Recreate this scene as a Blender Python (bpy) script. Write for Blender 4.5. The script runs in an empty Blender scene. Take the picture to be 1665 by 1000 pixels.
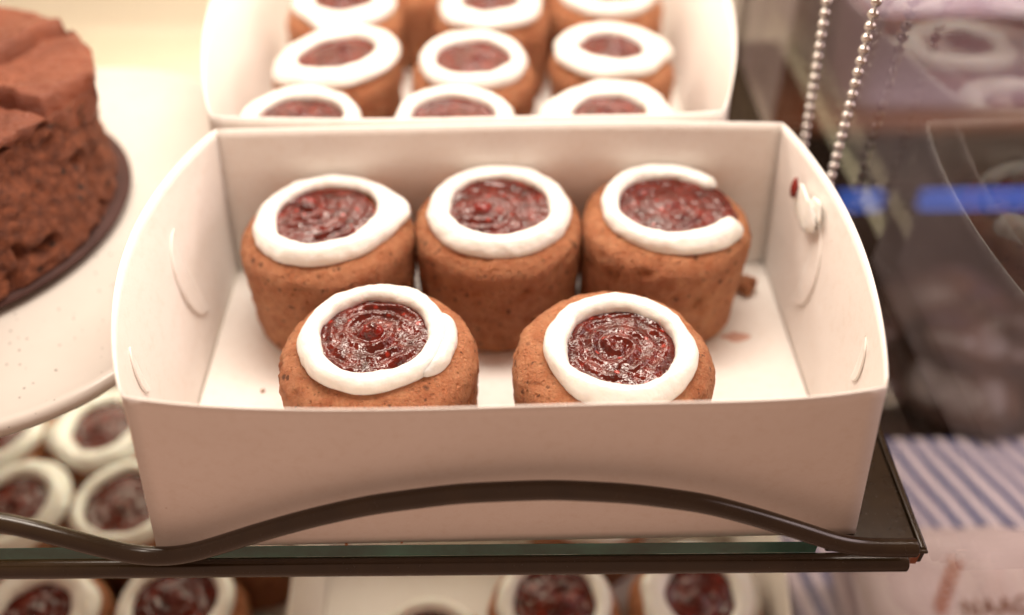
import bpy, math, random
import numpy as np
from mathutils import Matrix, Vector, noise as mn

S = 0.01                      # everything below is laid out in centimetres
scene = bpy.context.scene
col = scene.collection
R = math.radians
random.seed(7)

# ------------------------------------------------------------------ camera
def cam_axes(p, y, r):
    cp, sp, cy, sy = math.cos(p), math.sin(p), math.cos(y), math.sin(y)
    f = Vector((sy*cp, cy*cp, -sp)); a = Vector((cy, -sy, 0)); u = a.cross(f)
    c, s = math.cos(r), math.sin(r)
    return a*c + u*s, u*c - a*s, f
cd = bpy.data.cameras.new('camera'); cam = bpy.data.objects.new('camera', cd); col.objects.link(cam)
a_, u_, f_ = cam_axes(0.7383, 0.0236, 0.0012)
M4 = Matrix((a_, u_, -f_)).transposed().to_4x4()
M4.translation = Vector((-0.257, -15.126, 22.351))*S
cam.matrix_world = M4
cd.sensor_width = 36; cd.lens = 1561/1665*36
cd.clip_start = 0.01; cd.clip_end = 50
cd.dof.use_dof = True; cd.dof.focus_distance = 25.6*S; cd.dof.aperture_fstop = 4.0
scene.camera = cam

# ------------------------------------------------------------------ light
w = bpy.data.worlds.new('World'); scene.world = w; w.use_nodes = True
bg = w.node_tree.nodes['Background']; bg.inputs[0].default_value = (1.0, 0.59, 0.42, 1); bg.inputs[1].default_value = 0.57

def area(name, loc, target, sx, sy, power, color):
    l = bpy.data.lights.new(name, 'AREA'); l.shape = 'RECTANGLE'; l.size = sx*S; l.size_y = sy*S
    l.energy = power; l.color = color
    o = bpy.data.objects.new(name, l); col.objects.link(o); o.location = Vector(loc)*S
    o.rotation_euler = (Vector(target)-Vector(loc)).to_track_quat('-Z', 'Y').to_euler()
    return o
area('case_lamp', (-3, 29, 23), (-1, 8, 2), 46, 5, 1.0, (1.0, 0.885, 0.765))
area('top_fill', (3, 14, 34), (3, 10, 0), 32, 7, 2.1, (1.0, 0.885, 0.765))  # unseen overhead fill, added to brighten the box interior and back wall
area('lower_case_lamp', (-8, 20, -1.2), (-8, 22, -14), 36, 5, 0.8, (1.0, 0.88, 0.70))
area('outside_fill', (46, 14, 24), (25, 18, -16), 24, 24, 1.4, (1.0, 0.84, 0.84))  # added fill hung close to the things outside the end pane, to brighten them

vs = scene.view_settings
vs.view_transform = 'Standard'; vs.look = 'None'; vs.exposure = -0.08; vs.gamma = 1.0; vs.use_curve_mapping = False
scene.cycles.use_denoising = True
scene.cycles.max_bounces = 10; scene.cycles.transparent_max_bounces = 24
scene.cycles.sample_clamp_indirect = 6.0
scene.cycles.caustics_reflective = False; scene.cycles.caustics_refractive = False

# ------------------------------------------------------------------ node helpers
class NT:
    def __init__(s, name):
        s.m = bpy.data.materials.new(name); s.m.use_nodes = True
        s.t = s.m.node_tree; s.p = s.t.nodes['Principled BSDF']; s.out = s.t.nodes['Material Output']
    def n(s, typ, **kw):
        n = s.t.nodes.new(typ)
        for k, v in kw.items(): setattr(n, k, v)
        return n
    def l(s, a, b): s.t.links.new(a, b)
    def set(s, **kw):
        for k, v in kw.items():
            s.p.inputs[k.replace('_', ' ')].default_value = v
    def coords(s, scale=1.0, rnd=False, stretch=None):
        """object coordinates in centimetres, shifted per object when rnd"""
        tc = s.n('ShaderNodeTexCoord'); mu = s.n('ShaderNodeVectorMath', operation='MULTIPLY')
        k = 100*scale; st = stretch or (1, 1, 1)
        mu.inputs[1].default_value = (k*st[0], k*st[1], k*st[2]); s.l(tc.outputs['Object'], mu.inputs[0])
        o = mu.outputs[0]
        if rnd:
            oi = s.n('ShaderNodeObjectInfo'); ad = s.n('ShaderNodeVectorMath', operation='ADD')
            ml = s.n('ShaderNodeMath', operation='MULTIPLY'); ml.inputs[1].default_value = 57.0
            s.l(oi.outputs['Random'], ml.inputs[0]); s.l(o, ad.inputs[0]); s.l(ml.outputs[0], ad.inputs[1]); o = ad.outputs[0]
        return o
    def noise(s, vec, scale, detail=4, rough=0.55):
        n = s.n('ShaderNodeTexNoise'); n.inputs['Scale'].default_value = scale
        n.inputs['Detail'].default_value = detail; n.inputs['Roughness'].default_value = rough
        s.l(vec, n.inputs['Vector']); return n.outputs['Fac']
    def vor(s, vec, scale, feature='F1', rand=1.0):
        n = s.n('ShaderNodeTexVoronoi', feature=feature); n.inputs['Scale'].default_value = scale
        n.inputs['Randomness'].default_value = rand
        s.l(vec, n.inputs['Vector']); return n.outputs['Distance']
    def ramp(s, fac, stops, interp='LINEAR'):
        n = s.n('ShaderNodeValToRGB'); cr = n.color_ramp; cr.interpolation = interp
        while len(cr.elements) < len(stops): cr.elements.new(0.5)
        for e, (p, c) in zip(cr.elements, stops):
            e.position = p; e.color = (*c, 1) if len(c) == 3 else c
        s.l(fac, n.inputs[0]); return n.outputs[0]
    def mix(s, fac, a, b, blend='MIX'):
        n = s.n('ShaderNodeMix', data_type='RGBA', blend_type=blend)
        for sock, v in ((n.inputs[0], fac), (n.inputs[6], a), (n.inputs[7], b)):
            if hasattr(v, 'is_linked'): s.l(v, sock)
            else: sock.default_value = (*v, 1) if isinstance(v, tuple) else v
        return n.outputs[2]
    def math(s, op, a, b=0.0):
        n = s.n('ShaderNodeMath', operation=op)
        for sock, v in ((n.inputs[0], a), (n.inputs[1], b)):
            if hasattr(v, 'is_linked'): s.l(v, sock)
            else: sock.default_value = v
        return n.outputs[0]
    def bump(s, h, strength, dist, prev=None):
        n = s.n('ShaderNodeBump'); n.inputs['Strength'].default_value = strength; n.inputs['Distance'].default_value = dist*S
        s.l(h, n.inputs['Height'])
        if prev: s.l(prev, n.inputs['Normal'])
        s.l(n.outputs[0], s.p.inputs['Normal']); return n.outputs[0]
    def col(s, c):
        s.l(c, s.p.inputs['Base Color'])

G = lambda v: (v, v, v)

def m_cake():
    m = NT('cake_crumb'); v = m.coords(1, True)
    big = m.noise(v, 0.55, 3); mid = m.noise(v, 2.2, 5, .65); fine = m.noise(v, 9, 6, .7)
    c = m.ramp(big, [(0.3, (0.51, 0.165, 0.066)), (0.7, (0.63, 0.238, 0.102))])
    c = m.mix(m.ramp(mid, [(0.35, G(0)), (0.75, G(1))]), c, (0.76, 0.36, 0.185))
    sp = m.noise(v, 4.2, 2, .5)
    c = m.mix(m.ramp(sp, [(0.66, G(0)), (0.72, G(.85))]), c, (0.16, 0.055, 0.022))
    sp2 = m.math('ADD', m.vor(v, 1.5), m.math('MULTIPLY', fine, .16))
    c = m.mix(m.ramp(sp2, [(0.15, G(.85)), (0.25, G(0))]), c, (0.13, 0.045, 0.020))
    m.col(c); m.set(Roughness=0.62, Subsurface_Weight=0.12, Subsurface_Scale=0.003)
    m.p.inputs['Specular IOR Level'].default_value = 0.35
    b = m.bump(mid, 1.0, 0.32); b = m.bump(fine, 1.0, 0.32, b)
    pit = m.ramp(m.vor(v, 4.5), [(0.05, G(0)), (0.3, G(1))]); m.bump(pit, 1.0, 0.16, b)
    return m.m

def m_icing():
    m = NT('sugar_icing'); v = m.coords(1, True)
    n1 = m.noise(v, 1.6, 3); n2 = m.noise(v, 7, 3)
    m.col(m.ramp(n1, [(0.2, (0.75, 0.735, 0.69)), (0.8, (0.80, 0.79, 0.745))]))
    m.set(Roughness=0.26, Subsurface_Weight=0.35, Subsurface_Scale=0.0025)
    m.p.inputs['Subsurface Radius'].default_value = (1.0, 0.7, 0.5)
    b = m.bump(n1, 0.45, 0.16); m.bump(n2, 0.25, 0.03, b)
    return m.m

def m_jam():
    m = NT('berry_jam'); v = m.coords(1, True)
    n1 = m.noise(v, 2.0, 4, .6); n2 = m.noise(v, 5.5, 2, .5); n3 = m.noise(v, 12, 1, .5)
    c = m.ramp(n1, [(0.3, (0.038, 0.004, 0.002)), (0.55, (0.095, 0.008, 0.003)), (0.78, (0.20, 0.016, 0.006))])
    bits = m.ramp(m.math('ADD', m.vor(v, 2.2), m.math('MULTIPLY', n2, .25)), [(0.18, G(.7)), (0.32, G(0))])
    c = m.mix(bits, c, (0.45, 0.035, 0.018))
    m.col(c); m.p.inputs['Specular IOR Level'].default_value = 0.5; m.set(Roughness=0.07)
    b = m.bump(n2, 1.0, 0.055, None); b = m.bump(n3, 0.8, 0.014, b)
    return m.m

def m_card():
    m = NT('white_carton'); v = m.coords(1)
    n1 = m.noise(v, 0.35, 3); n2 = m.noise(v, 14, 4, .7)
    c = m.ramp(n1, [(0.3, (0.80, 0.765, 0.725)), (0.75, (0.83, 0.80, 0.765))])
    sp = m.vor(v, 0.55); c = m.mix(m.ramp(sp, [(0.012, G(.45)), (0.022, G(0))]), c, (0.35, 0.22, 0.14))
    c = m.mix(m.ramp(m.noise(v, 3.2, 5, .7), [(0.50, G(0)), (0.80, G(.22))]), c, (0.55, 0.42, 0.30))
    c = m.mix(m.ramp(n2, [(0.3, G(.0)), (0.75, G(.14))]), c, (0.60, 0.50, 0.42)); m.col(c); m.set(Roughness=0.48); m.p.inputs['Specular IOR Level'].default_value = 0.35
    b = m.bump(n1, 0.25, 0.25); m.bump(n2, 0.10, 0.012, b)
    return m.m

def m_black():
    m = NT('brown_black_enamel'); v = m.coords(1)
    n1 = m.noise(v, 1.2, 3); n2 = m.noise(v, 11, 4)
    m.col(m.ramp(n1, [(0.3, (0.024, 0.014, 0.005)), (0.7, (0.034, 0.020, 0.007))]))
    m.set(Roughness=0.27); m.l(m.ramp(n2, [(0.3, G(.18)), (0.8, G(.30))]), m.p.inputs['Roughness'])
    m.bump(n1, 0.1, 0.02); return m.m

def m_plain(name, c, rough=0.5, metal=0.0, var=0.12, scale=1.0, bump=0.0, spec=0.5):
    m = NT(name); v = m.coords(1, True); n = m.noise(v, scale, 4)
    lo = tuple(x*(1-var) for x in c); hi = tuple(min(1, x*(1+var)) for x in c)
    m.col(m.ramp(n, [(0.3, lo), (0.7, hi)])); m.set(Roughness=rough, Metallic=metal)
    m.p.inputs['Specular IOR Level'].default_value = spec
    if bump: m.bump(m.noise(v, scale*5, 5), 0.5, bump)
    return m.m

def m_glass(name, tint, ior=1.5, dirt=0.0):
    """thin-walled clear glass: straight-through transmission plus Fresnel reflection"""
    m = NT(name); t = m.t; t.nodes.remove(m.p)
    tr = m.n('ShaderNodeBsdfTransparent'); tr.inputs[0].default_value = (*tint, 1)
    gl = m.n('ShaderNodeBsdfGlossy'); gl.inputs['Roughness'].default_value = 0.012
    fr = m.n('ShaderNodeFresnel'); ge = m.n('ShaderNodeNewGeometry')      # the far face meets air too: no total reflection
    io = m.n('ShaderNodeMapRange'); io.inputs['To Min'].default_value = ior; io.inputs['To Max'].default_value = 1/ior
    m.l(ge.outputs['Backfacing'], io.inputs['Value']); m.l(io.outputs[0], fr.inputs['IOR'])
    mx = m.n('ShaderNodeMixShader'); m.l(fr.outputs[0], mx.inputs[0]); m.l(tr.outputs[0], mx.inputs[1]); m.l(gl.outputs[0], mx.inputs[2])
    last = mx.outputs[0]
    if dirt:
        v = m.coords(1); df = m.n('ShaderNodeBsdfDiffuse'); df.inputs[0].default_value = (.6, .55, .5, 1)
        sm = m.ramp(m.noise(m.coords(1, stretch=(1, .35, 1)), 0.9, 5, .7), [(0.5, G(0)), (0.8, G(dirt))])
        sp = m.ramp(m.vor(v, 1.1), [(0.012, G(.5)), (0.03, G(0))])
        f = m.math('MAXIMUM', sm, sp)
        m2 = m.n('ShaderNodeMixShader'); m.l(f, m2.inputs[0]); m.l(last, m2.inputs[1]); m.l(df.outputs[0], m2.inputs[2]); last = m2.outputs[0]
    m.l(last, m.out.inputs['Surface']); return m.m

def m_choc(crust):
    m = NT('chocolate_crust' if crust else 'chocolate_crumb'); v = m.coords(1)
    n1 = m.noise(v, 0.5, 4); n2 = m.noise(v, 3.0, 6, .7); n3 = m.noise(v, 9, 4, .7)
    if crust:
        c = m.ramp(n1, [(0.3, (0.19, 0.046, 0.018)), (0.7, (0.31, 0.083, 0.034))])
        m.set(Roughness=0.34)
        b = m.bump(n2, 0.9, 0.25); m.bump(n3, 0.8, 0.10, b)
    else:
        c = m.ramp(n2, [(0.35, (0.085, 0.020, 0.007)), (0.6, (0.22, 0.060, 0.021)), (0.75, (0.34, 0.105, 0.040))])
        c = m.mix(m.ramp(m.vor(v, 1.3), [(0.10, G(.9)), (0.22, G(0))]), c, (0.02, 0.007, 0.004))
        m.set(Roughness=0.75)
        b = m.bump(n2, 0.9, 0.2); m.bump(n3, 0.8, 0.08, b)
    m.col(c); return m.m

def m_plate():
    m = NT('speckled_stoneware'); v = m.coords(1)
    c = m.ramp(m.noise(v, .4, 3), [(0.3, (0.64, 0.605, 0.56)), (0.7, (0.68, 0.65, 0.605))])
    d = m.vor(v, 3.4); big = m.noise(v, 1.1, 2)
    sp = m.math('MULTIPLY', m.ramp(d, [(0.10, G(1)), (0.15, G(0))]), m.ramp(big, [(0.47, G(0)), (0.57, G(1))]))
    m.col(m.mix(sp, c, (0.09, 0.08, 0.075))); m.set(Roughness=0.22)
    return m.m

def m_stripes(name, per, ang, bend):
    m = NT(name); v = m.coords(1)
    wv = m.n('ShaderNodeTexWave', wave_type='BANDS', bands_direction='X'); wv.inputs['Scale'].default_value = 1.0
    mp = m.n('ShaderNodeMapping'); mp.inputs['Rotation'].default_value = (0, 0, ang)
    k = 2*math.pi/20/per; mp.inputs['Scale'].default_value = (k, k, k)
    wv.inputs['Distortion'].default_value = bend; wv.inputs['Detail'].default_value = 1
    wv.inputs['Detail Scale'].default_value = .6
    m.l(v, mp.inputs[0]); m.l(mp.outputs[0], wv.inputs[0])
    c = m.ramp(wv.outputs['Fac'], [(0.40, (0.008, 0.045, 0.19)), (0.50, (0.76, 0.71, 0.74))])
    m.col(c); m.set(Roughness=0.5)
    m.bump(m.noise(v, 0.5, 3), 0.6, 0.3); return m.m

def m_wood():
    m = NT('brown_wood'); v = m.coords(1, stretch=(.12, 1, 1.2))
    c = m.ramp(m.noise(v, 1.5, 5), [(0.3, (0.13, 0.045, 0.018)), (0.7, (0.27, 0.105, 0.042))])
    m.col(c); m.set(Roughness=0.45); return m.m

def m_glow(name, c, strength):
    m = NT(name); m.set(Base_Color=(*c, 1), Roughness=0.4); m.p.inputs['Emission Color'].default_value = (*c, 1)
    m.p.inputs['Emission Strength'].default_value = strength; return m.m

CAKE, ICING, JAM, CARD, BLACK = m_cake(), m_icing(), m_jam(), m_card(), m_black()
GLASS = m_glass('shelf_glass', (0.97, 0.985, 0.97), 1.36); SIDEGLASS = m_glass('side_glass', (0.86, 0.84, 0.84), 1.52, 0.035)
GEDGE = m_plain('green_glass_edge', (0.025, 0.15, 0.11), 0.12, var=.5, scale=.6)
CRUST, CRUMB, PLATE = m_choc(True), m_choc(False), m_plate()
STEEL = m_plain('nickel_steel', (0.60, 0.57, 0.54), 0.16, 1.0, .05)
BACK = m_plain('cream_laminate', (0.86, 0.81, 0.68), 0.5, var=.02, scale=.05)
BOARD = m_plain('white_board', (0.80, 0.77, 0.70), 0.4, var=.03, scale=.1)
DARKBOARD = m_plain('dark_cake_board', (0.060, 0.026, 0.022), 0.65, var=.2, spec=.2)
POST = m_plain('beige_aluminium', (0.50, 0.43, 0.38), 0.4, .3, .05)
WOOD = m_wood()
REDJAM = m_plain('red_jam_drop', (0.17, 0.007, 0.003), 0.09, var=.3, scale=3)
DARK = m_plain('dark_cabinet', (0.022, 0.012, 0.009), 0.8, var=.3, scale=.2, spec=.12)
WRAP = m_plain('dark_plastic_wrap', (0.050, 0.027, 0.020), 0.25, var=.6, scale=.35, bump=.25)
COPPER = m_plain('raw_copper_brown', (0.30, 0.10, 0.045), 0.4, .4, .3, 5)
PAPER = m_plain('white_paper', (0.66, 0.58, 0.56), 0.6, var=.06, scale=.25, bump=.05)
LILAC = m_plain('lilac_plastic', (0.62, 0.56, 0.72), 0.35, var=.05, scale=.15)
PRINT = m_plain('orange_print', (0.42, 0.145, 0.06), 0.6, var=.15, scale=2)
INK = m_plain('brown_ink', (0.20, 0.075, 0.035), 0.6, var=.1)
BLUE = m_glow('blue_reflection_glow', (0.03, 0.15, 0.70), 0.42)  # emission paints in a reflected blue band, not a lamp

# ------------------------------------------------------------------ mesh helpers
def obj(name, verts, faces, mat, parent=None, smooth=True):
    me = bpy.data.meshes.new(name)
    me.from_pydata([(float(v[0])*S, float(v[1])*S, float(v[2])*S) for v in verts], [], faces)
    me.materials.append(mat)
    if smooth: me.polygons.foreach_set('use_smooth', [True]*len(me.polygons))
    me.update()
    o = bpy.data.objects.new(name, me); col.objects.link(o); o.parent = parent
    return o
def empty(name, loc=(0, 0, 0), rz=0.0):
    o = bpy.data.objects.new(name, None); col.objects.link(o); o.empty_display_size = .01
    o.location = Vector(loc)*S; o.rotation_euler = (0, 0, rz); return o
def tag(o, label, cat, group=None, kind=None):
    if label: o['label'] = label
    if cat: o['category'] = cat
    if group: o['group'] = group
    if kind: o['kind'] = kind
    return o
def grid(P, cu=False, cv=False, capped=()):
    """P[nu][nv] of points -> verts, quads"""
    nu, nv = len(P), len(P[0]); V = [p for r in P for p in r]; F = []
    for i in range(nu if cu else nu-1):
        for j in range(nv if cv else nv-1):
            a, b = i*nv+j, ((i+1) % nu)*nv+j; c, d = ((i+1) % nu)*nv+(j+1) % nv, i*nv+(j+1) % nv
            F.append((a, b, c, d))
    for i in capped: F.append(tuple(range(i*nv, (i+1)*nv)) if i else tuple(reversed(range(nv))))
    return V, F
def box_mesh(x0, x1, y0, y1, z0, z1):
    V = [(x, y, z) for x in (x0, x1) for y in (y0, y1) for z in (z0, z1)]
    return V, [(0, 1, 3, 2), (4, 6, 7, 5), (0, 4, 5, 1), (2, 3, 7, 6), (0, 2, 6, 4), (1, 5, 7, 3)]
def bevel(o, wd, seg=3):
    b = o.modifiers.new('bevel', 'BEVEL'); b.width = wd*S; b.segments = seg; b.limit_method = 'ANGLE'; return o
def solid(o, t, off=0.0):
    s = o.modifiers.new('solid', 'SOLIDIFY'); s.thickness = t*S; s.offset = off; return o
def tube(pts, r, seg=16):
    """tube along a polyline with rounded ends"""
    pts = [Vector(p) for p in pts]; rows = []; n = len(pts)
    def frame(i):
        t = (pts[min(i+1, n-1)]-pts[max(i-1, 0)]).normalized()
        s = t.cross(Vector((0, 1, 0))); s = s.normalized() if s.length > .05 else Vector((1, 0, 0)); return t, s, s.cross(t)
    def ring(c, rr, s, b): rows.append([c+(s*math.cos(k)+b*math.sin(k))*rr for k in np.linspace(0, 2*math.pi, seg, endpoint=False)])
    t, s, b = frame(0)
    for q in (0.05, .5, .85): ring(pts[0]-t*r*.35*(1-q), r*math.sqrt(1-(1-q)**2)*1.0, s, b)
    for i in range(n): _, s, b = frame(i); ring(pts[i], r, s, b)
    t, s, b = frame(n-1)
    for q in (.85, .5, .05): ring(pts[-1]+t*r*.35*(1-q), r*math.sqrt(1-(1-q)**2), s, b)
    return grid(rows, cv=True, capped=(0, len(rows)-1))
def nz(x, y, z, s=1.0, o=0.0): return mn.noise((x*s+o, y*s-o*.7, z*s+o*1.3))
def interp(xs, ys, x): return float(np.interp(x, xs, ys))

# ------------------------------------------------------------------ cakes
PROF = [(0.02, 0), (2.42, 0), (2.57, .06), (2.62, .2), (2.65, .8), (2.68, 1.6), (2.715, 2.4), (2.745, 2.95), (2.755, 3.2), (2.70, 3.45), (2.56, 3.66), (2.34, 3.80), (2.0, 3.88), (1.4, 3.92), (.02, 3.93)]
def body_mesh(seed, nseg=96, sub=5, tilt=(0, 0), hs=1.0, rs=1.0):
    pr = []
    for (r0, z0), (r1, z1) in zip(PROF[:-1], PROF[1:]):
        k = max(1, int(math.hypot(r1-r0, z1-z0)/(.55/sub)))
        pr += [(r0+(r1-r0)*i/k, z0+(z1-z0)*i/k) for i in range(k)]
    pr.append(PROF[-1]); q = np.array(pr)
    for _ in range(3): q[1:-1] = (q[:-2]+2*q[1:-1]+q[2:])/4
    rows = []
    for r, z in q:
        row = []
        for k in range(nseg):
            t = 2*math.pi*k/nseg; c, s = math.cos(t), math.sin(t)
            x, y = r*c, r*s
            d = .085*nz(x, y, z, .45, seed) + .045*nz(x, y, z, 1.3, seed+9) + .05*nz(x, y, z, 3.2, seed+3) + .03*nz(x, y, z, 7, seed+13)
            p = nz(x, y, z, 1.8, seed+20)
            if p > .36: d -= (p-.36)*.4
            d *= min(1, r/1.0)*min(1, z/.3+.15)
            rr = (r+d)*rs; zz = z + (.05*nz(x, y, 0, .8, seed+5) if z > 3 else 0)
            X, Y = rr*c, rr*s
            row.append((X, Y, zz*hs + (tilt[0]*X+tilt[1]*Y)*(z/3.93)**2))
        rows.append(row)
    return grid(rows, cv=True, capped=(0, len(rows)-1))

def sweep(path, hw, hh, zc, closed, seed, nc=22, tilt=(0, 0), rough=.026):
    """piped bead along a planar path; hw / hh are half width and height per point"""
    n = len(path); rows = []
    for i in range(n):
        a, b = (path[(i-1) % n], path[(i+1) % n]) if closed else (path[max(i-1, 0)], path[min(i+1, n-1)])
        tx, ty = b[0]-a[0], b[1]-a[1]; L = math.hypot(tx, ty) or 1; nx, ny = ty/L, -tx/L
        row = []
        for k in range(nc):
            f = 2*math.pi*k/nc; c, s = math.cos(f), math.sin(f)
            u = hw[i]*math.copysign(abs(c)**.85, c); v = hh[i]*math.copysign(abs(s)**.9, s)
            if v < 0: v *= .9
            x, y = path[i][0]+nx*u, path[i][1]+ny*u
            z = zc - max(0, math.hypot(x, y)-1.95)*.45 + v
            d = rough*nz(x, y, z, 1.4, seed) + rough*.5*nz(x, y, z, 4, seed+7)
            x += nx*d*2.2*(1 if c > 0 else -1); y += ny*d*2.2*(1 if c > 0 else -1); z += d
            row.append((x, y, z + tilt[0]*x + tilt[1]*y))
        rows.append(row)
    return grid(rows, cu=closed, cv=True, capped=() if closed else (0, n-1))

def merge(*parts):
    V, F = [], []
    for v, f in parts:
        o = len(V); V += list(v); F += [tuple(i+o for i in q) for q in f]
    return V, F

def icing_mesh(seed, kind, n=150, tilt=(0, 0), cx=0, cy=0, rc=1.76, hw0=.29, ex=1.0, ey=1.0, nc=22):
    T = np.linspace(0, 2*math.pi, n, endpoint=False)
    zc = 4.06
    def rad(t): return rc*(1+.035*mn.noise((math.cos(t)*1.1+seed, math.sin(t)*1.1, seed)))
    if kind == 'open':
        T = np.linspace(R(33), R(333), n); path, hw, hh = [], [], []
        for i, t in enumerate(T):
            s = i/(n-1); r = rad(t); e = math.sqrt(max(0.0004, 1-max(0, 1-min(s, 1-s)/.035)**2))
            st = 0.30*max(0, (s-.80)/.2)
            path.append((cx+r*math.cos(t)*1.02+st*1.1, cy+r*math.sin(t)+st*.25)); hw.append((hw0-.05+.05*math.sin(s*9))*e); hh.append((.30+.02*math.sin(s*7))*e)
        return sweep(path, hw, hh, zc, False, seed, nc, tilt)
    path, hw, hh = [], [], []
    for t in T:
        r = rad(t); a = 0
        if kind == 'point': a = .34*math.exp(-((t-R(14)+math.pi) % (2*math.pi)-math.pi)**2/.10)
        path.append((cx+(r+a*.6)*math.cos(t)*ex, cy+(r+a*.6)*math.sin(t)*ey))
        hw.append(hw0*(1+.24*mn.noise((math.cos(t)*1.5-seed, math.sin(t)*1.5, 3.1+seed)))+a*.55); hh.append(.30*(1+.07*math.sin(2*t+seed)))
    m = sweep(path, hw, hh, zc, True, seed, nc, tilt)
    if kind == 'lap':             # the end of the bead laps over its start
        k = 50; T = np.linspace(R(-48), R(28), k); p2, w2, h2 = [], [], []
        for i, t in enumerate(T):
            s = i/(k-1); e = math.sqrt(max(.0004, 1-(2*s-1)**4)); r = 1.97+.08*math.sin(s*math.pi)
            p2.append((cx+r*math.cos(t), cy+r*math.sin(t))); w2.append(.22*e); h2.append(.25*e)
        m = merge(m, sweep(p2, w2, h2, zc-.03, False, seed+2, nc, tilt))
    return m

def jam_mesh(seed, rj=1.66, nr=56, na=150, tilt=(0, 0), cx=0, cy=0, blob=(0, 0), blob_h=.30, ridges=1.0, open_side=False):
    rows = []
    for i in range(nr):
        r = rj*(i+.02)/(nr-1.0); row = []
        for k in range(na):
            t = 2*math.pi*k/na; x, y = cx+r*math.cos(t), cy+r*math.sin(t)
            if open_side and math.cos(t) > 0: x += .62*(r/rj)**2*max(0, math.cos(t))**1.5
            dx, dy = x-blob[0], y-blob[1]; rb = math.hypot(dx, dy)
            ph = rb*2*math.pi/.40 + t*1.0 + 2.6*nz(x, y, 0, .8, seed) + 1.2*nz(x, y, 0, 2.2, seed+8)
            z = 4.03 + .10*(1-(r/rj)**2)
            z += ridges*.045*math.sin(ph)*min(1, rb/.25)*max(0, .6+1.3*nz(x, y, 2, 1.0, seed+4))
            z += .085*nz(x, y, 0, 1.5, seed+2) + .04*nz(x, y, 0, 4, seed+5) + .016*nz(x, y, 0, 10, seed+6)
            z += blob_h*math.exp(-(rb/.24)**2.4)
            if open_side: z -= max(0, x-1.9)*.5
            row.append((x, y, z+tilt[0]*x+tilt[1]*y))
        rows.append(row)
    return grid(rows, cv=True, capped=(0,))

def cake(loc, label, group, seed, body=None, ice=None, jam=None, tilt=(0, 0), rz=0.0, rs=1.0, drop=0):
    root = empty('jam_ring_cake', loc, rz); tag(root, label, 'cake', group)
    obj('cake_body', *body_mesh(seed, tilt=tilt, rs=rs, **(body or {})), CAKE, root)
    obj('icing_ring', *icing_mesh(seed, tilt=tilt, **(ice or {'kind': 'ring'})), ICING, root)
    jf = obj('jam_filling', *jam_mesh(seed, tilt=tilt, **(jam or {})), JAM, root)
    if drop:
        bx, by = (jam or {}).get('blob', (0, 0))
        P = [[(bx+drop*q*math.cos(t)*(1.1+.35*nz(math.cos(t), math.sin(t), q, 1.3, seed)), by+drop*q*math.sin(t)*(1+.3*nz(math.cos(t), math.sin(t), q, 1.3, seed+5)), 4.06+.05*nz(q*math.cos(t), q*math.sin(t), 0, 2.5, seed)+tilt[0]*bx+tilt[1]*by+drop*.95*math.sqrt(max(0, 1-q*q))) for t in np.linspace(0, 2*math.pi, 24, endpoint=False)] for q in (.02, .25, .5, .7, .85, .95, 1.0)]
        obj('jam_drop', *grid(P, cv=True, capped=(0,)), REDJAM, jf)
    return root
def copy_tree(src, loc, rz, label, group, k=1.0):
    r = src.copy(); col.objects.link(r); r.location = Vector(loc)*S; r.rotation_euler = (0, 0, rz); r.scale = (k, k, k)
    r['label'] = label; r['group'] = group
    for ch in src.children:
        c = ch.copy(); col.objects.link(c); c.parent = r
    return r

# ------------------------------------------------------------------ setting
SH = R(-0.72)     # the shelf runs very slightly askew to the box
bw = obj('back_wall', *box_mesh(-60, 14.0, 32, 33.5, -16, 60), BACK, smooth=False); tag(bw, None, None, kind='structure')
lb = obj('lower_shelf_board', *box_mesh(-60, 11.0, -6, 31.9, -15.2, -14.2), BOARD, smooth=False); tag(lb, None, None, kind='structure')
ct = obj('counter_floor', *box_mesh(12.4, 90, -12, 46, -20, -16.6), DARK, smooth=False); tag(ct, None, None, kind='structure')
wp = obj('wood_wall', *box_mesh(14.2, 95, 47, 49, -60, 60), WOOD, smooth=False); tag(wp, None, None, kind='structure')

# ------------------------------------------------------------------ glass shelf with its wire guard and side bracket
shelf = empty('glass_shelf', (0, 0, 0), SH); tag(shelf, 'clear glass shelf with green edge carrying the cake boxes', 'shelf')
obj('glass_sheet', *box_mesh(-45, 8.5, -.115, 30, -.56, -.012), GLASS, shelf, False)
obj('glass_edge', *box_mesh(-45, 8.5, -.125, -.118, -.55, -.02), GEDGE, shelf, False)
guard = empty('wire_guard', (0, 0, 0), SH); tag(guard, 'dark brown bent wire guard arching in front of the box on the shelf edge', 'guard rail')
pts = [(-31, .45), (-26.5, 1.9), (-22.5, 2.85), (-18.5, 3.1), (-15.5, 2.75), (-12.55, 1.98), (-11.05, 1.16), (-10.2, .68), (-9.75, .50), (-9.2, .44), (-8.75, .46), (-8.3, .60), (-7.5, .98), (-6.35, 1.54), (-5, 2.12), (-3.44, 2.66), (-1.2, 3.10), (1.1, 3.22), (3.1, 3.03), (4.97, 2.60), (6.3, 2.02), (7.55, 1.40), (8.3, 1.0), (8.75, .78), (9.1, .66), (9.5, .60), (10.1, .58), (10.75, .58)]
q = np.array(pts); d = np.r_[0, np.cumsum(np.hypot(*np.diff(q, axis=0).T))]; dd = np.linspace(0, d[-1], 260)
xs, zs = np.interp(dd, d, q[:, 0]), np.interp(dd, d, q[:, 1])
for _ in range(14):
    xs[1:-1] = (xs[:-2]+2*xs[1:-1]+xs[2:])/4; zs[1:-1] = (zs[:-2]+2*zs[1:-1]+zs[2:])/4
obj('bent_wire', *tube([(x, -.74, z) for x, z in zip(xs, zs)], .25, 20), BLACK, guard)
obj('edge_bar', *tube([(x, -.62, -.27) for x in np.linspace(-40, 10.75, 120)], .26, 20), BLACK, guard)
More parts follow.
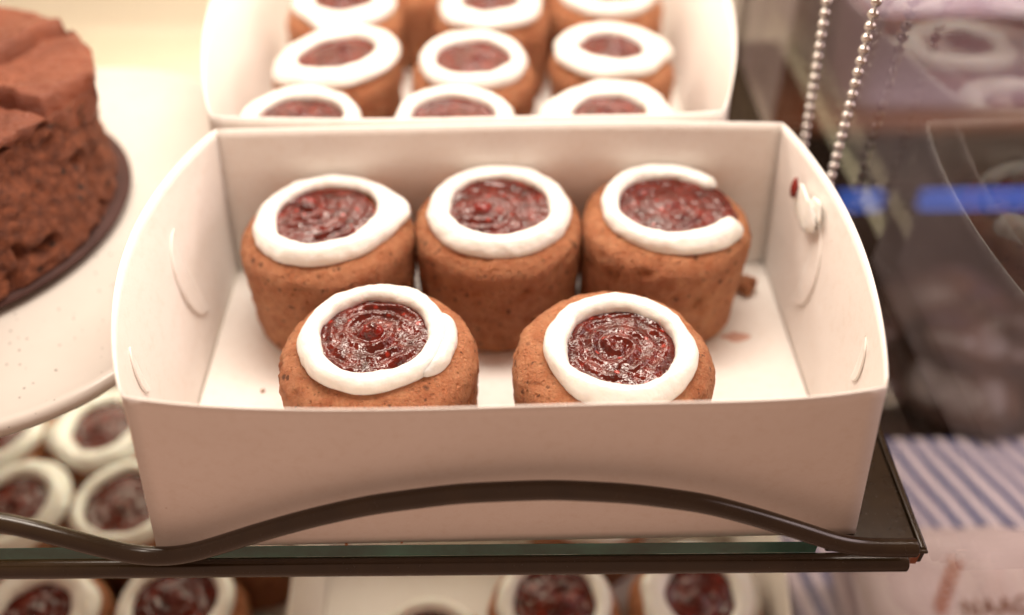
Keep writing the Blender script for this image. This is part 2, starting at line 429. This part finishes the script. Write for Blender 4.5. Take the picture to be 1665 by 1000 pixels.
br = empty('side_bracket', (0, 0, 0), SH); tag(br, 'dark brown folded metal bracket along the right end of the glass shelf', 'bracket')
bevel(obj('flat_strip', *box_mesh(8.62, 11.16, -.36, 29, -.16, -.015), BLACK, br, False), .05)
bevel(obj('outer_lip', *box_mesh(11.17, 11.36, -.42, 29, -.62, .06), BLACK, br, False), .05)
obj('end_core', *box_mesh(10.98, 11.165, -.50, -.365, -.55, -.02), COPPER, br, False)
bevel(obj('end_cap', *box_mesh(10.90, 11.34, -.55, -.425, -.02, .075), BLACK, br, False), .04)

# ------------------------------------------------------------------ carton
def carton(loc, label, W=9.53, H=5.85, L=11.6, Wt=(8.89, 9.12), bulge=(1.32, .82), bow=.42, rz=0.0, tabs=True, lean=.1):
    root = empty('carton_tray', loc, rz); tag(root, label, 'box', 'open cartons of cakes')
    def lerp(a, b, t): return a+(b-a)*t
    def side(sg, s, v, off=0.0):
        b = bulge[0] if sg < 0 else bulge[1]
        x = lerp(W, lerp(Wt[0], Wt[1], s), v) + b*math.sin(math.pi*min(1, max(0, s)))**.8*v**1.25
        z = H*v + .10*math.sin(math.pi*s)*v
        return (sg*(x-off), lerp(lean*v, L+.08*v, s), z)
    def front(u, v):
        x = lerp(W, Wt[0], v)*u
        return (x, lean*v - v**1.2*bow*(1-abs(u)**5) + .03*math.sin(u*5)*v, H*v - .05*v*(1-u*u))
    def back(u, v): return (lerp(W, Wt[1], v)*u, L+.08*v + .18*(1-u*u)*math.sin(math.pi*v*.6), H*v + .04*math.sin(u*3)*v)
    nu, nv = 41, 17
    U, Vv = np.linspace(-1, 1, nu), np.linspace(0, 1, nv)
    for nm, fn in (('front_panel', front), ('back_panel', back)):
        solid(obj(nm, *grid([[fn(u, v) for v in Vv] for u in U]), CARD, root), .045)
    for sg in (-1, 1):
        solid(obj('side_panel', *grid([[side(sg, s, v) for v in Vv] for s in np.linspace(0, 1, nu)]), CARD, root), .045)
    obj('base_panel', *box_mesh(-W+.04, W-.04, .04, L-.04, 0.005, .06), CARD, root, False)
    if tabs:
        for sg in (-1, 1):
            for s0, v0, ds, dv in ((.70, .50, .105, .27), (.24, .68, .045, .13)):
                rows = []
                for i in range(15):
                    a = math.pi*(i/14-.5)
                    rows.append([side(sg, s0-ds*math.cos(a)*k, v0+dv*math.sin(a), .035+.035*(k-.2)*math.cos(a)) for k in np.linspace(.2, 1, 6)])
                solid(obj('locking_tab', *grid(rows), CARD, root), .05)
    return root

carton((0, 0, 0), 'white carton tray with five cakes, nearest the camera on the glass shelf')

# five cakes in the near box
NEAR = 'cakes in the near box'
cake((-3.52, 3.72, .06), 'jam cake with a red blob centre and lapped icing, front row left of near box', NEAR, 1.3, {'nseg': 160, 'sub': 8},
     dict(kind='lap', cx=-.05, cy=.1), dict(blob=(-.12, .22), nr=90, na=240, ridges=1.3, cx=-.08, cy=.08), drop=.30)
cake((2.98, 3.42, .06), 'jam cake with flat swirled jam, front row right of near box', NEAR, 5.1, {'nseg': 160, 'sub': 8},
     dict(kind='ring', cx=.12, cy=-.22), dict(blob=(.05, -.2), blob_h=.06, nr=90, na=240, ridges=1.2, cx=.06, cy=-.18))
cake((-5.60, 9.20, .06), 'jam cake with pointed lopsided icing, back row left of near box', NEAR, 9.7, None,
     dict(kind='point', cx=.05, cy=.1, rc=1.95, hw0=.38), dict(blob=(-.62, .75), blob_h=.2, rj=1.75, cx=-.15, cy=.05), tilt=(.06, -.03), drop=.28)
cake((-.12, 9.62, .06), 'jam cake with round icing, in the middle of back row of near box', NEAR, 14.2, None,
     dict(kind='ring', cx=.05, cy=.0, rc=1.93, hw0=.35), dict(blob=(-.5, -.1), blob_h=.18, rj=1.75), drop=.28)
cake((5.28, 9.55, .06), 'jam cake with icing open on one side, back row right of near box', NEAR, 21.9, None,
     dict(kind='open', cx=.08, cy=.05, rc=1.88, hw0=.38), dict(blob=(.1, .1), blob_h=.12, open_side=True), tilt=(-.02, 0))

# icing smear, crumb and stain in the near box
def lump(name, loc, rad, mat, seed, parent=None, amp=.3, seg=20):
    rows = []
    for i in range(seg//2+1):
        f = math.pi*i/(seg//2); row = []
        for k in range(seg):
            t = 2*math.pi*k/seg; x, y, z = math.sin(f)*math.cos(t), math.sin(f)*math.sin(t), math.cos(f)
            d = 1+amp*nz(x, y, z, 1.2, seed)+amp*.4*nz(x, y, z, 3, seed+4)
            row.append((x*rad[0]*d, y*rad[1]*d, z*rad[2]*d))
        rows.append(row)
    o = obj(name, *grid(rows, cv=True), mat, parent)
    o.location = Vector(loc)*S; return o
sm = empty('icing_smear', (9.36, 8.9, 4.55)); tag(sm, 'white icing smear with a red jam spot on inner right wall of near box', 'smear')
lump('icing', (0, 0, .0), (.09, 1.0, .55), ICING, 3.3, sm, .5); lump('icing', (.12, -.75, .42), (.08, .5, .36), ICING, 6.3, sm, .4)
lump('jam', (-.13, .70, .22), (.10, .22, .36), REDJAM, 5.1, sm, .3)
tag(lump('cake_crumb', (8.55, 10.0, .34), (.36, .40, .30), CAKE, 8.8, None, .5), 'brown crumb on the floor beside the back right cake of near box', 'crumb')
tag(lump('jam_stain', (7.75, 7.75, .066), (.42, .2, .008), m_plain('pink_stain', (.62, .36, .28), .3), 2.2, None, .6), 'faint pink jam stain on the white floor of near box', 'stain')

for i, (x, y, z, r, lb_) in enumerate(((0.25, 2.0, .06, .07, 'tiny crumb on the white floor between the two front cakes'), (7.3, 2.4, .06, .06, 'tiny crumb on the floor near the right front corner of near box'), (-7.6, 5.6, .06, .07, 'tiny crumb on the floor left of the back left cake in near box'), (-4.4, -.06, -.01, .045, 'tiny crumb on the glass edge below the left part of near box'), (-2.9, -.03, -.01, .035, 'tiny crumb on the glass edge below the middle of near box'))):
    tag(lump('cake_crumb', (x, y, z+r*.6), (r, r*.9, r*.7), CAKE, 60+i*3, None, .5, 12), lb_, 'crumb')
# ------------------------------------------------------------------ back box with its cakes
carton((-1.05, 12.35, 0), 'white carton tray full of blurred cakes, behind the near box', W=9.2, H=5.9, L=20, Wt=(8.35, 8.4), bulge=(1.75, 1.85), bow=.2, tabs=False)
FAR = 'cakes in the back box'
protoA = cake((-7.2, 15.0, .06), 'blurred jam cake at left of nearest row in back box', FAR, 31.4, {'nseg': 72, 'sub': 4}, dict(kind='ring', n=90, rc=1.86, hw0=.32), dict(nr=30, na=80, blob=(.1, .3)), rs=.93)
protoB = cake((-6.5, 19.9, .06), 'blurred jam cake with wide slanting icing, left of middle row in back box', FAR, 37.7, {'nseg': 72, 'sub': 4},
              dict(kind='ring', n=90, rc=1.92, hw0=.47, ex=1.08, cx=.1, cy=.05), dict(nr=30, na=80, rj=1.6, blob=(.4, .1)), tilt=(.13, -.02), rs=.93)
protoC = cake((4.65, 20.2, .06), 'blurred jam cake with icing pushed off centre, right of middle row in back box', FAR, 43.1, {'nseg': 72, 'sub': 4},
              dict(kind='point', n=90, cx=-.15, rc=1.78, hw0=.46), dict(nr=30, na=80, rj=1.5, cx=.1, cy=.15, blob=(.1, 0)), tilt=(-.05, -.05), rs=.93)
copy_tree(protoA, (-1.65, 14.95, .06), 2.0, 'blurred jam cake in the centre of nearest row in back box', FAR)
copy_tree(protoC, (3.85, 15.2, .06), 2.6, 'blurred jam cake at right of nearest row in back box', FAR)
copy_tree(protoA, (-1.0, 19.6, .06), 4.1, 'blurred jam cake in the centre of middle row in back box', FAR, .98)
copy_tree(protoC, (-6.7, 24.9, .06), 4.4, 'blurred jam cake at left of far row in back box, cut by picture top', FAR)
copy_tree(protoA, (-3.6, 28.4, .06), 2.9, 'blurred jam cake in back box showing only its brown side at picture top, left one', FAR)
copy_tree(protoC, (2.5, 28.9, .06), 5.5, 'blurred jam cake in back box showing only its brown side at picture top, right one', FAR)
copy_tree(protoC, (-.2, 24.6, .06), 1.2, 'blurred jam cake in the centre of far row in back box, cut by picture top', FAR)
copy_tree(protoA, (4.9, 25.6, .06), 0.7, 'blurred jam cake at right of far row in back box, cut by picture top', FAR)

# ------------------------------------------------------------------ chocolate cake on its plate
PC = (-20.4, 12.7)
def rsq(h, rc, n=16):
    out = []
    for cx, cy, a0 in ((h-rc, h-rc, 0), (-h+rc, h-rc, 90), (-h+rc, -h+rc, 180), (h-rc, -h+rc, 270)):
        out += [(cx+rc*math.cos(R(a0+90*k/n)), cy+rc*math.sin(R(a0+90*k/n))) for k in range(n+1)]
    return out
plate = empty('serving_plate', (*PC, 0)); tag(plate, 'white speckled stoneware plate under the chocolate cake', 'plate')
H0 = 10.5
prof = [(0.3, 1.70), (.80, 1.70), (.93, 1.74), (.965, 1.92), (.98, 1.97), (.992, 1.95), (1.0, 1.85), (1.003, 1.70), (.995, 1.50), (.975, 1.36)]
rows = [[(x, y, z) for x, y in rsq(H0*k, 6.6*k)] for k, z in prof]
obj('plate_dish', *grid(rows, cv=True, capped=(0,)), PLATE, plate)
prof = [(.985, 1.40), (.97, 1.27), (.93, 1.18), (.70, .95), (.55, .55), (.52, .02), (.3, .02)]
rows = [[(x, y, z) for x, y in rsq(H0*k, 6.6*k)] for k, z in prof]
obj('unglazed_foot', *grid(rows, cv=True, capped=(len(rows)-1,)), m_plain('unglazed_clay', (.26, .16, .11), .7, var=.3, scale=3), plate)
bd = obj('cake_board', *grid([[(r*math.cos(t), r*math.sin(t), z) for t in np.linspace(0, 2*math.pi, 96, endpoint=False)] for r, z in ((.1, .0), (6.9, 0), (6.96, .1), (6.9, .2), (.1, .2))], cv=True, capped=(0, 4)), DARKBOARD)
bd.location = Vector((PC[0]+.1, PC[1]+.1, 1.98))*S; tag(bd, 'thin dark round board under the chocolate cake', 'cake board')
ch = empty('chocolate_cake', (PC[0]-.1, PC[1]-.3, 2.19)); tag(ch, 'tall chocolate cake with cracked crust on a dark board, left edge', 'cake')
def chop(t):                 # the cake has been cut straight along its right front
    k = .915*math.cos(t)-.404*math.sin(t)
    return min(7.15, 6.08/k) if k > .2 else 7.15
rows = []
for r, z in [(.1, 0), (.93, 0), (.95, .05)] + [(.955+.02*k/44, 4.0*k/44) for k in range(1, 45)] + [(.9, 4.05), (.1, 4.05)]:
    row = []
    for k in range(360):
        t = 2*math.pi*k/360; q0 = r*(chop(t)*min(1, z/3.6)+7.05*(1-min(1, z/3.6))); x, y = q0*math.cos(t), q0*math.sin(t)
        d = .18*nz(x, y, z, .5, 2) + .13*nz(x, y, z, 1.4, 5) + .12*nz(x, y, z, 3.1, 8) + .07*nz(x, y, z, 6, 3)
        h = nz(x, y, z, 1.2, 12)
        if h > .3: d -= min(.4, (h-.3)*2.2)
        d *= min(1, q0/4)*min(1, z/.3+.2)
        row.append(((q0+d)*math.cos(t), (q0+d)*math.sin(t), z))
    rows.append(row)
obj('crumb_side', *grid(rows, cv=True, capped=(0, len(rows)-1)), CRUMB, ch)
CR = (((4.2, -.1), (5.3, -.45), (6.25, -.7), (6.55, .45), (6.95, 1.0)), ((3.0, 1.6), (3.65, 2.6), (4.1, 3.6), (4.8, 5.0)), ((-3, -4), (0, -3), (3, -3.6)))
def crackd(x, y):
    best = (9, 0)
    for n_, L_ in enumerate(CR):
        for (ax, ay), (bx, by) in zip(L_[:-1], L_[1:]):
            ux, uy = bx-ax, by-ay; f = max(0, min(1, ((x-ax)*ux+(y-ay)*uy)/(ux*ux+uy*uy)))
            dx, dy = x-ax-ux*f, y-ay-uy*f; dd_ = math.hypot(dx, dy)
            if dd_ < best[0]: best = (dd_, math.copysign(1, ux*dy-uy*dx))
    return best
rows = []
for i in range(110):      # crust: a thin domed lid, overhanging a little and split by cracks
    s = i/109
    if s < .86: r, z = 1.0*s/.86, 4.62-.22*(s/.86)**4
    else:
        f = (s-.86)/.14; r, z = 1.0+.010*math.sin(f*math.pi)-.03*f, 4.40-.42*f
    row = []
    for k in range(300):
        t = 2*math.pi*k/300; q0 = r*chop(t)*1.005; x, y = q0*math.cos(t), q0*math.sin(t)
        zz = z + .20*nz(x, y, 0, .32, 4) + .11*nz(x, y, z, 1.1, 7) + .06*nz(x, y, z, 3, 9) + .03*nz(x, y, z, 7, 11)
        if s >= .86: zz += ((s-.86)/.14)*(.30*nz(x, y, 0, .7, 15)+.25*nz(x, y, 0, 2.1, 18))
        dist, sd_ = crackd(x+.25*nz(x, y, 0, 1.1, 30), y+.25*nz(x, y, 0, 1.1, 36))
        zz -= .85*math.exp(-(dist/.17)**2) ; zz += (.20 if sd_ > 0 else -.05)*math.exp(-(dist/.8)**2)
        rd = (.14*nz(x, y, z, .9, 40)+.08*nz(x, y, z, 2.6, 44))*(s > .7)
        row.append((x+rd*math.cos(t), y+rd*math.sin(t), zz))
    rows.append(row)
obj('cracked_crust', *grid(rows, cv=True, capped=(0,)), CRUST, ch)

kn = empty('door_knob', (-21.36, 31.99, -6.15)); tag(kn, 'small dark knob on the cream back wall beside the plate', 'knob')
def disc(rp, seg=24): return grid([[(r*math.cos(t), -y, r*math.sin(t)) for t in np.linspace(0, 2*math.pi, seg, endpoint=False)] for r, y in rp], cv=True, capped=(0, len(rp)-1))
obj('knob_head', *disc([(.1, 1.0), (.4, .95), (.5, .8), (.45, .6), (.2, .5)]), DARKBOARD, kn); obj('knob_stem', *disc([(.18, .55), (.2, .0)]), STEEL, kn)

# ------------------------------------------------------------------ lower shelf: two cartons with cakes
carton((-16.1, .2, -14.18), 'white carton tray of cakes on lower shelf, seen below the plate', W=8.3, H=5.4, L=15.5, Wt=(8.1, 8.1), bulge=(.5, .25), bow=.2, tabs=False)
carton((1.1, .2, -14.18), 'white carton tray of cakes on lower shelf, under the near box', W=8.7, H=5.4, L=12, Wt=(8.5, 8.5), bulge=(.5, .8), bow=.2, tabs=False)
LOW = 'cakes on the lower shelf'
for i, (src, x, y, rz, lb_) in enumerate((
        (protoA, -12.4, 4.2, .6, 'lower shelf jam cake below the left dip of the wire guard'),
        (protoC, -17.5, 4.0, 2.1, 'lower shelf jam cake cut by the bottom left corner of the picture'),
        (protoA, -15.5, 8.9, 3.3, 'lower shelf jam cake just left of the near box, under its corner'),
        (protoB, -20.3, 8.7, 0.4, 'lower shelf jam cake at left picture edge above the wire guard'),
        (protoC, -17.7, 13.0, 3.0, 'lower shelf jam cake peeking out right below the white plate'),
        (protoA, -22.4, 12.9, 1.6, 'lower shelf jam cake at left picture edge under the plate rim'),
        (protoB, -10.4, 8.6, 4.0, 'lower shelf jam cake half hidden behind the edge bar, in the left carton'),
        (protoA, 1.8, 4.0, 5.0, 'lower shelf jam cake below the middle of the edge bar'),
        (protoC, 7.2, 4.1, 3.7, 'lower shelf jam cake below the right part of the edge bar'),
        (protoA, -2.9, 2.1, 1.1, 'lower shelf jam cake of which only the icing top shows at picture bottom'),
        (protoB, 3.6, 9.2, 2.4, 'lower shelf jam cake glimpsed through the glass below the near box'))):
    copy_tree(src, (x, y, -14.1), rz, lb_, LOW, 1.0)

# ------------------------------------------------------------------ right end of the case
sg = obj('side_glass', *box_mesh(11.50, 12.0, -14, 31.5, -17, 45), SIDEGLASS, smooth=False); tag(sg, 'upright glass end pane of the case, reflecting the boxes and chains', 'glass pane')
post = empty('corner_post', (12.6, 27.0, -16)); tag(post, 'pale beige upright metal post behind the back box', 'post')
bevel(obj('post_shaft', *box_mesh(-1.1, 1.1, -.8, .8, 0, 60), POST, post, False), .15); bevel(obj('post_foot', *box_mesh(-1.6, 1.6, -1.2, 1.2, -.6, -.01), POST, post, False), .15)

bm_ball = None
for (x0, y0, z0, x1, y1, z1, n, lab) in ((10.95, 11.3, 12.4, 10.98, 11.15, 2.6, 27, 'sharper nickel ball chain hanging nearer the end pane'), (10.35, 14.0, 11.2, 10.95, 13.9, 2.0, 25, 'softer nickel ball chain hanging nearer the back box')):
    c = empty('ball_chain', (x1, y1, z1)); tag(c, lab, 'chain', 'ball chains')
    P = [Vector((x0-x1, y0-y1, z0-z1))*t for t in np.linspace(0, 1, n)]
    obj('chain_wire', *tube(P, .035, 8), STEEL, c)
    for i, p in enumerate(P):
        if bm_ball is None:
            b0 = obj('ball', *grid([[(.165*math.sin(f)*math.cos(t), .165*math.sin(f)*math.sin(t), .165*math.cos(f)) for t in np.linspace(0, 2*math.pi, 20, endpoint=False)] for f in np.linspace(.02, math.pi-.02, 12)], cv=True, capped=(0, 11)), STEEL, c)
            bm_ball = b0.data; b0.location = p*S
        else:
            b = bpy.data.objects.new('ball', bm_ball); col.objects.link(b); b.parent = c; b.location = p*S

# things standing outside the end pane
def sheet(name, x0, x1, y0, y1, z, mat, seed, amp=.35, n=40, rz=0.0, sag=0.0):
    P = [[(x, y, .06+amp*(nz(x, y, 0, .16, seed)+.5*nz(x, y, 0, .45, seed+3)+.6)+sag*(x-x0)) for y in np.linspace(y0, y1, n)] for x in np.linspace(x0, x1, n)]
    o = obj(name, *grid(P), mat); o.location = Vector((0, 0, z))*S; o.rotation_euler = (0, 0, rz)
    solid(o, .08); return o
tag(sheet('striped_paper', 12.9, 19.6, 3, 15.6, -16.5, m_stripes('blue_stripes_a', 1.0, R(-10), 1.2), 3, .5), 'blue striped wrapping paper lying beside the end of the shelf bracket', 'paper')
tag(sheet('striped_paper', 19.0, 40, 5.2, 16.0, -15.9, m_stripes('blue_stripes_b', 1.0, R(-22), .5), 8, .5), 'larger sheet of blue striped paper at right picture edge', 'paper')
bag = empty('paper_bag', (18.7, 5.5, -15.3)); tag(bag, 'white paper bag with orange wheat print and brown letters, bottom right corner', 'bag')
rows = []
for i in range(41):
    u = i/40*2-1; row = []
    for j in range(31):
        v = j/30*2-1
        th = 1.5*(max(0, 1-abs(u)**3)*max(0, 1-abs(v)**3))**.5
        row.append((u*4.2, v*2.9, 1.9+v*1.0+th+.22*nz(u*4.2, v*3, 0, .55, 6)*(1-abs(u)**4)))
    rows.append(row)
top = grid(rows); rows2 = [[(x, y, .05) for x, y, z in r] for r in rows]
V, F = merge(top, ([p for r in rows2 for p in r], [tuple(reversed(f)) for f in top[1]]))
nb = 41*31; rim = [i*31 for i in range(41)]+[40*31+j for j in range(1, 31)]+[i*31+30 for i in range(39, -1, -1)]+[j for j in range(29, 0, -1)]
F += [(rim[k], rim[(k+1) % len(rim)], rim[(k+1) % len(rim)]+nb, rim[k]+nb) for k in range(len(rim))]
obj('bag_body', V, F, PAPER, bag)
def on_bag(x, y):
    u, v = x/4.2, y/2.9; th = 1.5*(max(0, 1-abs(u)**3)*max(0, 1-abs(v)**3))**.5
    return Vector((x, y, 1.9+v*1.0+th+.22*nz(x, v*3, 0, .55, 6)*(1-abs(u)**4)+.03))
V, F = [], []
for k in range(7):           # wheat ear printed on the bag
    for sd in (-1, 1):
        bx, by = -1.55+.17*k, -1.0+.27*k; a = R(58+sd*30); L_ = .55
        leaf = [(0, 0), (.35, .14), (.75, .12), (1, 0), (.75, -.12), (.35, -.14)]
        o = len(V)
        V += [on_bag(bx+L_*(x*math.cos(a)-y*math.sin(a)), by+L_*(x*math.sin(a)+y*math.cos(a))) for x, y in leaf]; F.append(tuple(range(o, o+6)))
obj('wheat_print', V, F, PRINT, bag, False)
fc = bpy.data.curves.new('bag_lettering', 'FONT'); fc.body = 'NAAGA'; fc.size = .95*S; fc.space_character = 1.1; fc.extrude = .003*S; fc.offset = .012*S
fc.materials.append(INK)
to = bpy.data.objects.new('bag_lettering', fc); col.objects.link(to); to.parent = bag
p0 = on_bag(-.55, -1.15); to.location = (p0+Vector((0, 0, .10)))*S
ex_ = (on_bag(2.3, -1.0)-p0).normalized(); ey_ = (on_bag(.6, -.35)-on_bag(.6, -1.15)); ey_ = (ey_-ex_*ey_.dot(ex_)).normalized()
to.rotation_euler = Matrix((ex_, ey_, ex_.cross(ey_))).transposed().to_euler()
bpy.context.view_layer.update()
tm = bpy.data.meshes.new_from_object(to.evaluated_get(bpy.context.evaluated_depsgraph_get())); mt = to.matrix_local.copy()
bpy.data.objects.remove(to); to = bpy.data.objects.new('bag_lettering', tm); col.objects.link(to); to.parent = bag; to.matrix_local = mt

for i, (x, y, z, rx, ry, rz_, lab) in enumerate(((17.5, 22, -14.6, 4.5, 5.0, 2.6, 'dark plastic wrapped packet behind the striped paper, nearest the box'), (25.5, 21.5, -14.4, 4.2, 4.6, 2.9, 'dark plastic wrapped packet behind the striped paper, at right picture edge'), (16.5, 35, -15.0, 3.4, 5.0, 1.7, 'flat dark wrapped packet in the dim corner behind the chains'))):
    p = empty('wrapped_packet', (x, y, z-rz_*.8)); tag(p, lab, 'packet', 'dark wrapped packets')
    lump('packet_wrap', (0, 0, rz_*.8), (rx, ry, rz_), WRAP, 11.0+i*7, p, .55, 48)
    if rz_ > 2: lump('gathered_end', (rx*.25, -ry*.3, rz_*1.7), (.9, .7, 1.0), WRAP, 51.0+i*7, p, .7, 24)
tub = empty('lilac_tub', (31, 42, -10.3)); tag(tub, 'pale lilac plastic tub against the brown wood, top right corner', 'tub')
def rbox(hx, hy, rc, prof, n=10):
    rows = []
    for k, z in prof:
        rr = []
        for cx, cy, a0 in ((hx-rc, hy-rc, 0), (-hx+rc, hy-rc, 90), (-hx+rc, -hy+rc, 180), (hx-rc, -hy+rc, 270)):
            rr += [((cx+rc*math.cos(R(a0+90*j/n)))*k, (cy+rc*math.sin(R(a0+90*j/n)))*k, z) for j in range(n+1)]
        rows.append(rr)
    return grid(rows, cv=True, capped=(0, len(rows)-1))
obj('tub_body', *rbox(9, 3.2, 2, [(.7, 0), (.90, .1), (.95, .8), (1, 7)]), LILAC, tub)
obj('tub_lid', *rbox(9.4, 3.5, 2.2, [(1, 7.02), (1.02, 7.5), (.97, 8), (.6, 8.1)]), LILAC, tub)
tabl = empty('wood_bench', (30, 42, -16.6)); tag(tabl, 'low brown wooden bench under the lilac tub', 'bench')
bevel(obj('bench_top', *box_mesh(-14, 16, -4.0, 4.4, 5.3, 6.25), WOOD, tabl, False), .2)
for x in (-13, 14): obj('bench_leg', *box_mesh(x-.8, x+.8, -3.2, 3.6, .02, 5.28), WOOD, tabl, False)
bl = empty('blue_reflection_stand_in', (25, 30, -10.7)); tag(bl, 'glowing blue band outside the end pane, standing in for a front glass reflection', 'reflection stand-in')  # made-up glowing bars imitate a blue reflection in the front pane, which isn't modelled
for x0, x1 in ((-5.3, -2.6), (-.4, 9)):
    obj('reflection_segment', *rbox((x1-x0)/2, .35, .2, [(1, -.45), (1, .45)]), BLUE, bl).location = Vector(((x0+x1)/2, 0, 0))*S
obj('stand_in_back', *box_mesh(-6, 10, .4, .7, -.8, .8), DARK, bl, False)
for x in (-4, 6): obj('stand_in_leg', *box_mesh(x-.25, x+.25, .42, .68, -5.88, -.82), DARK, bl, False)
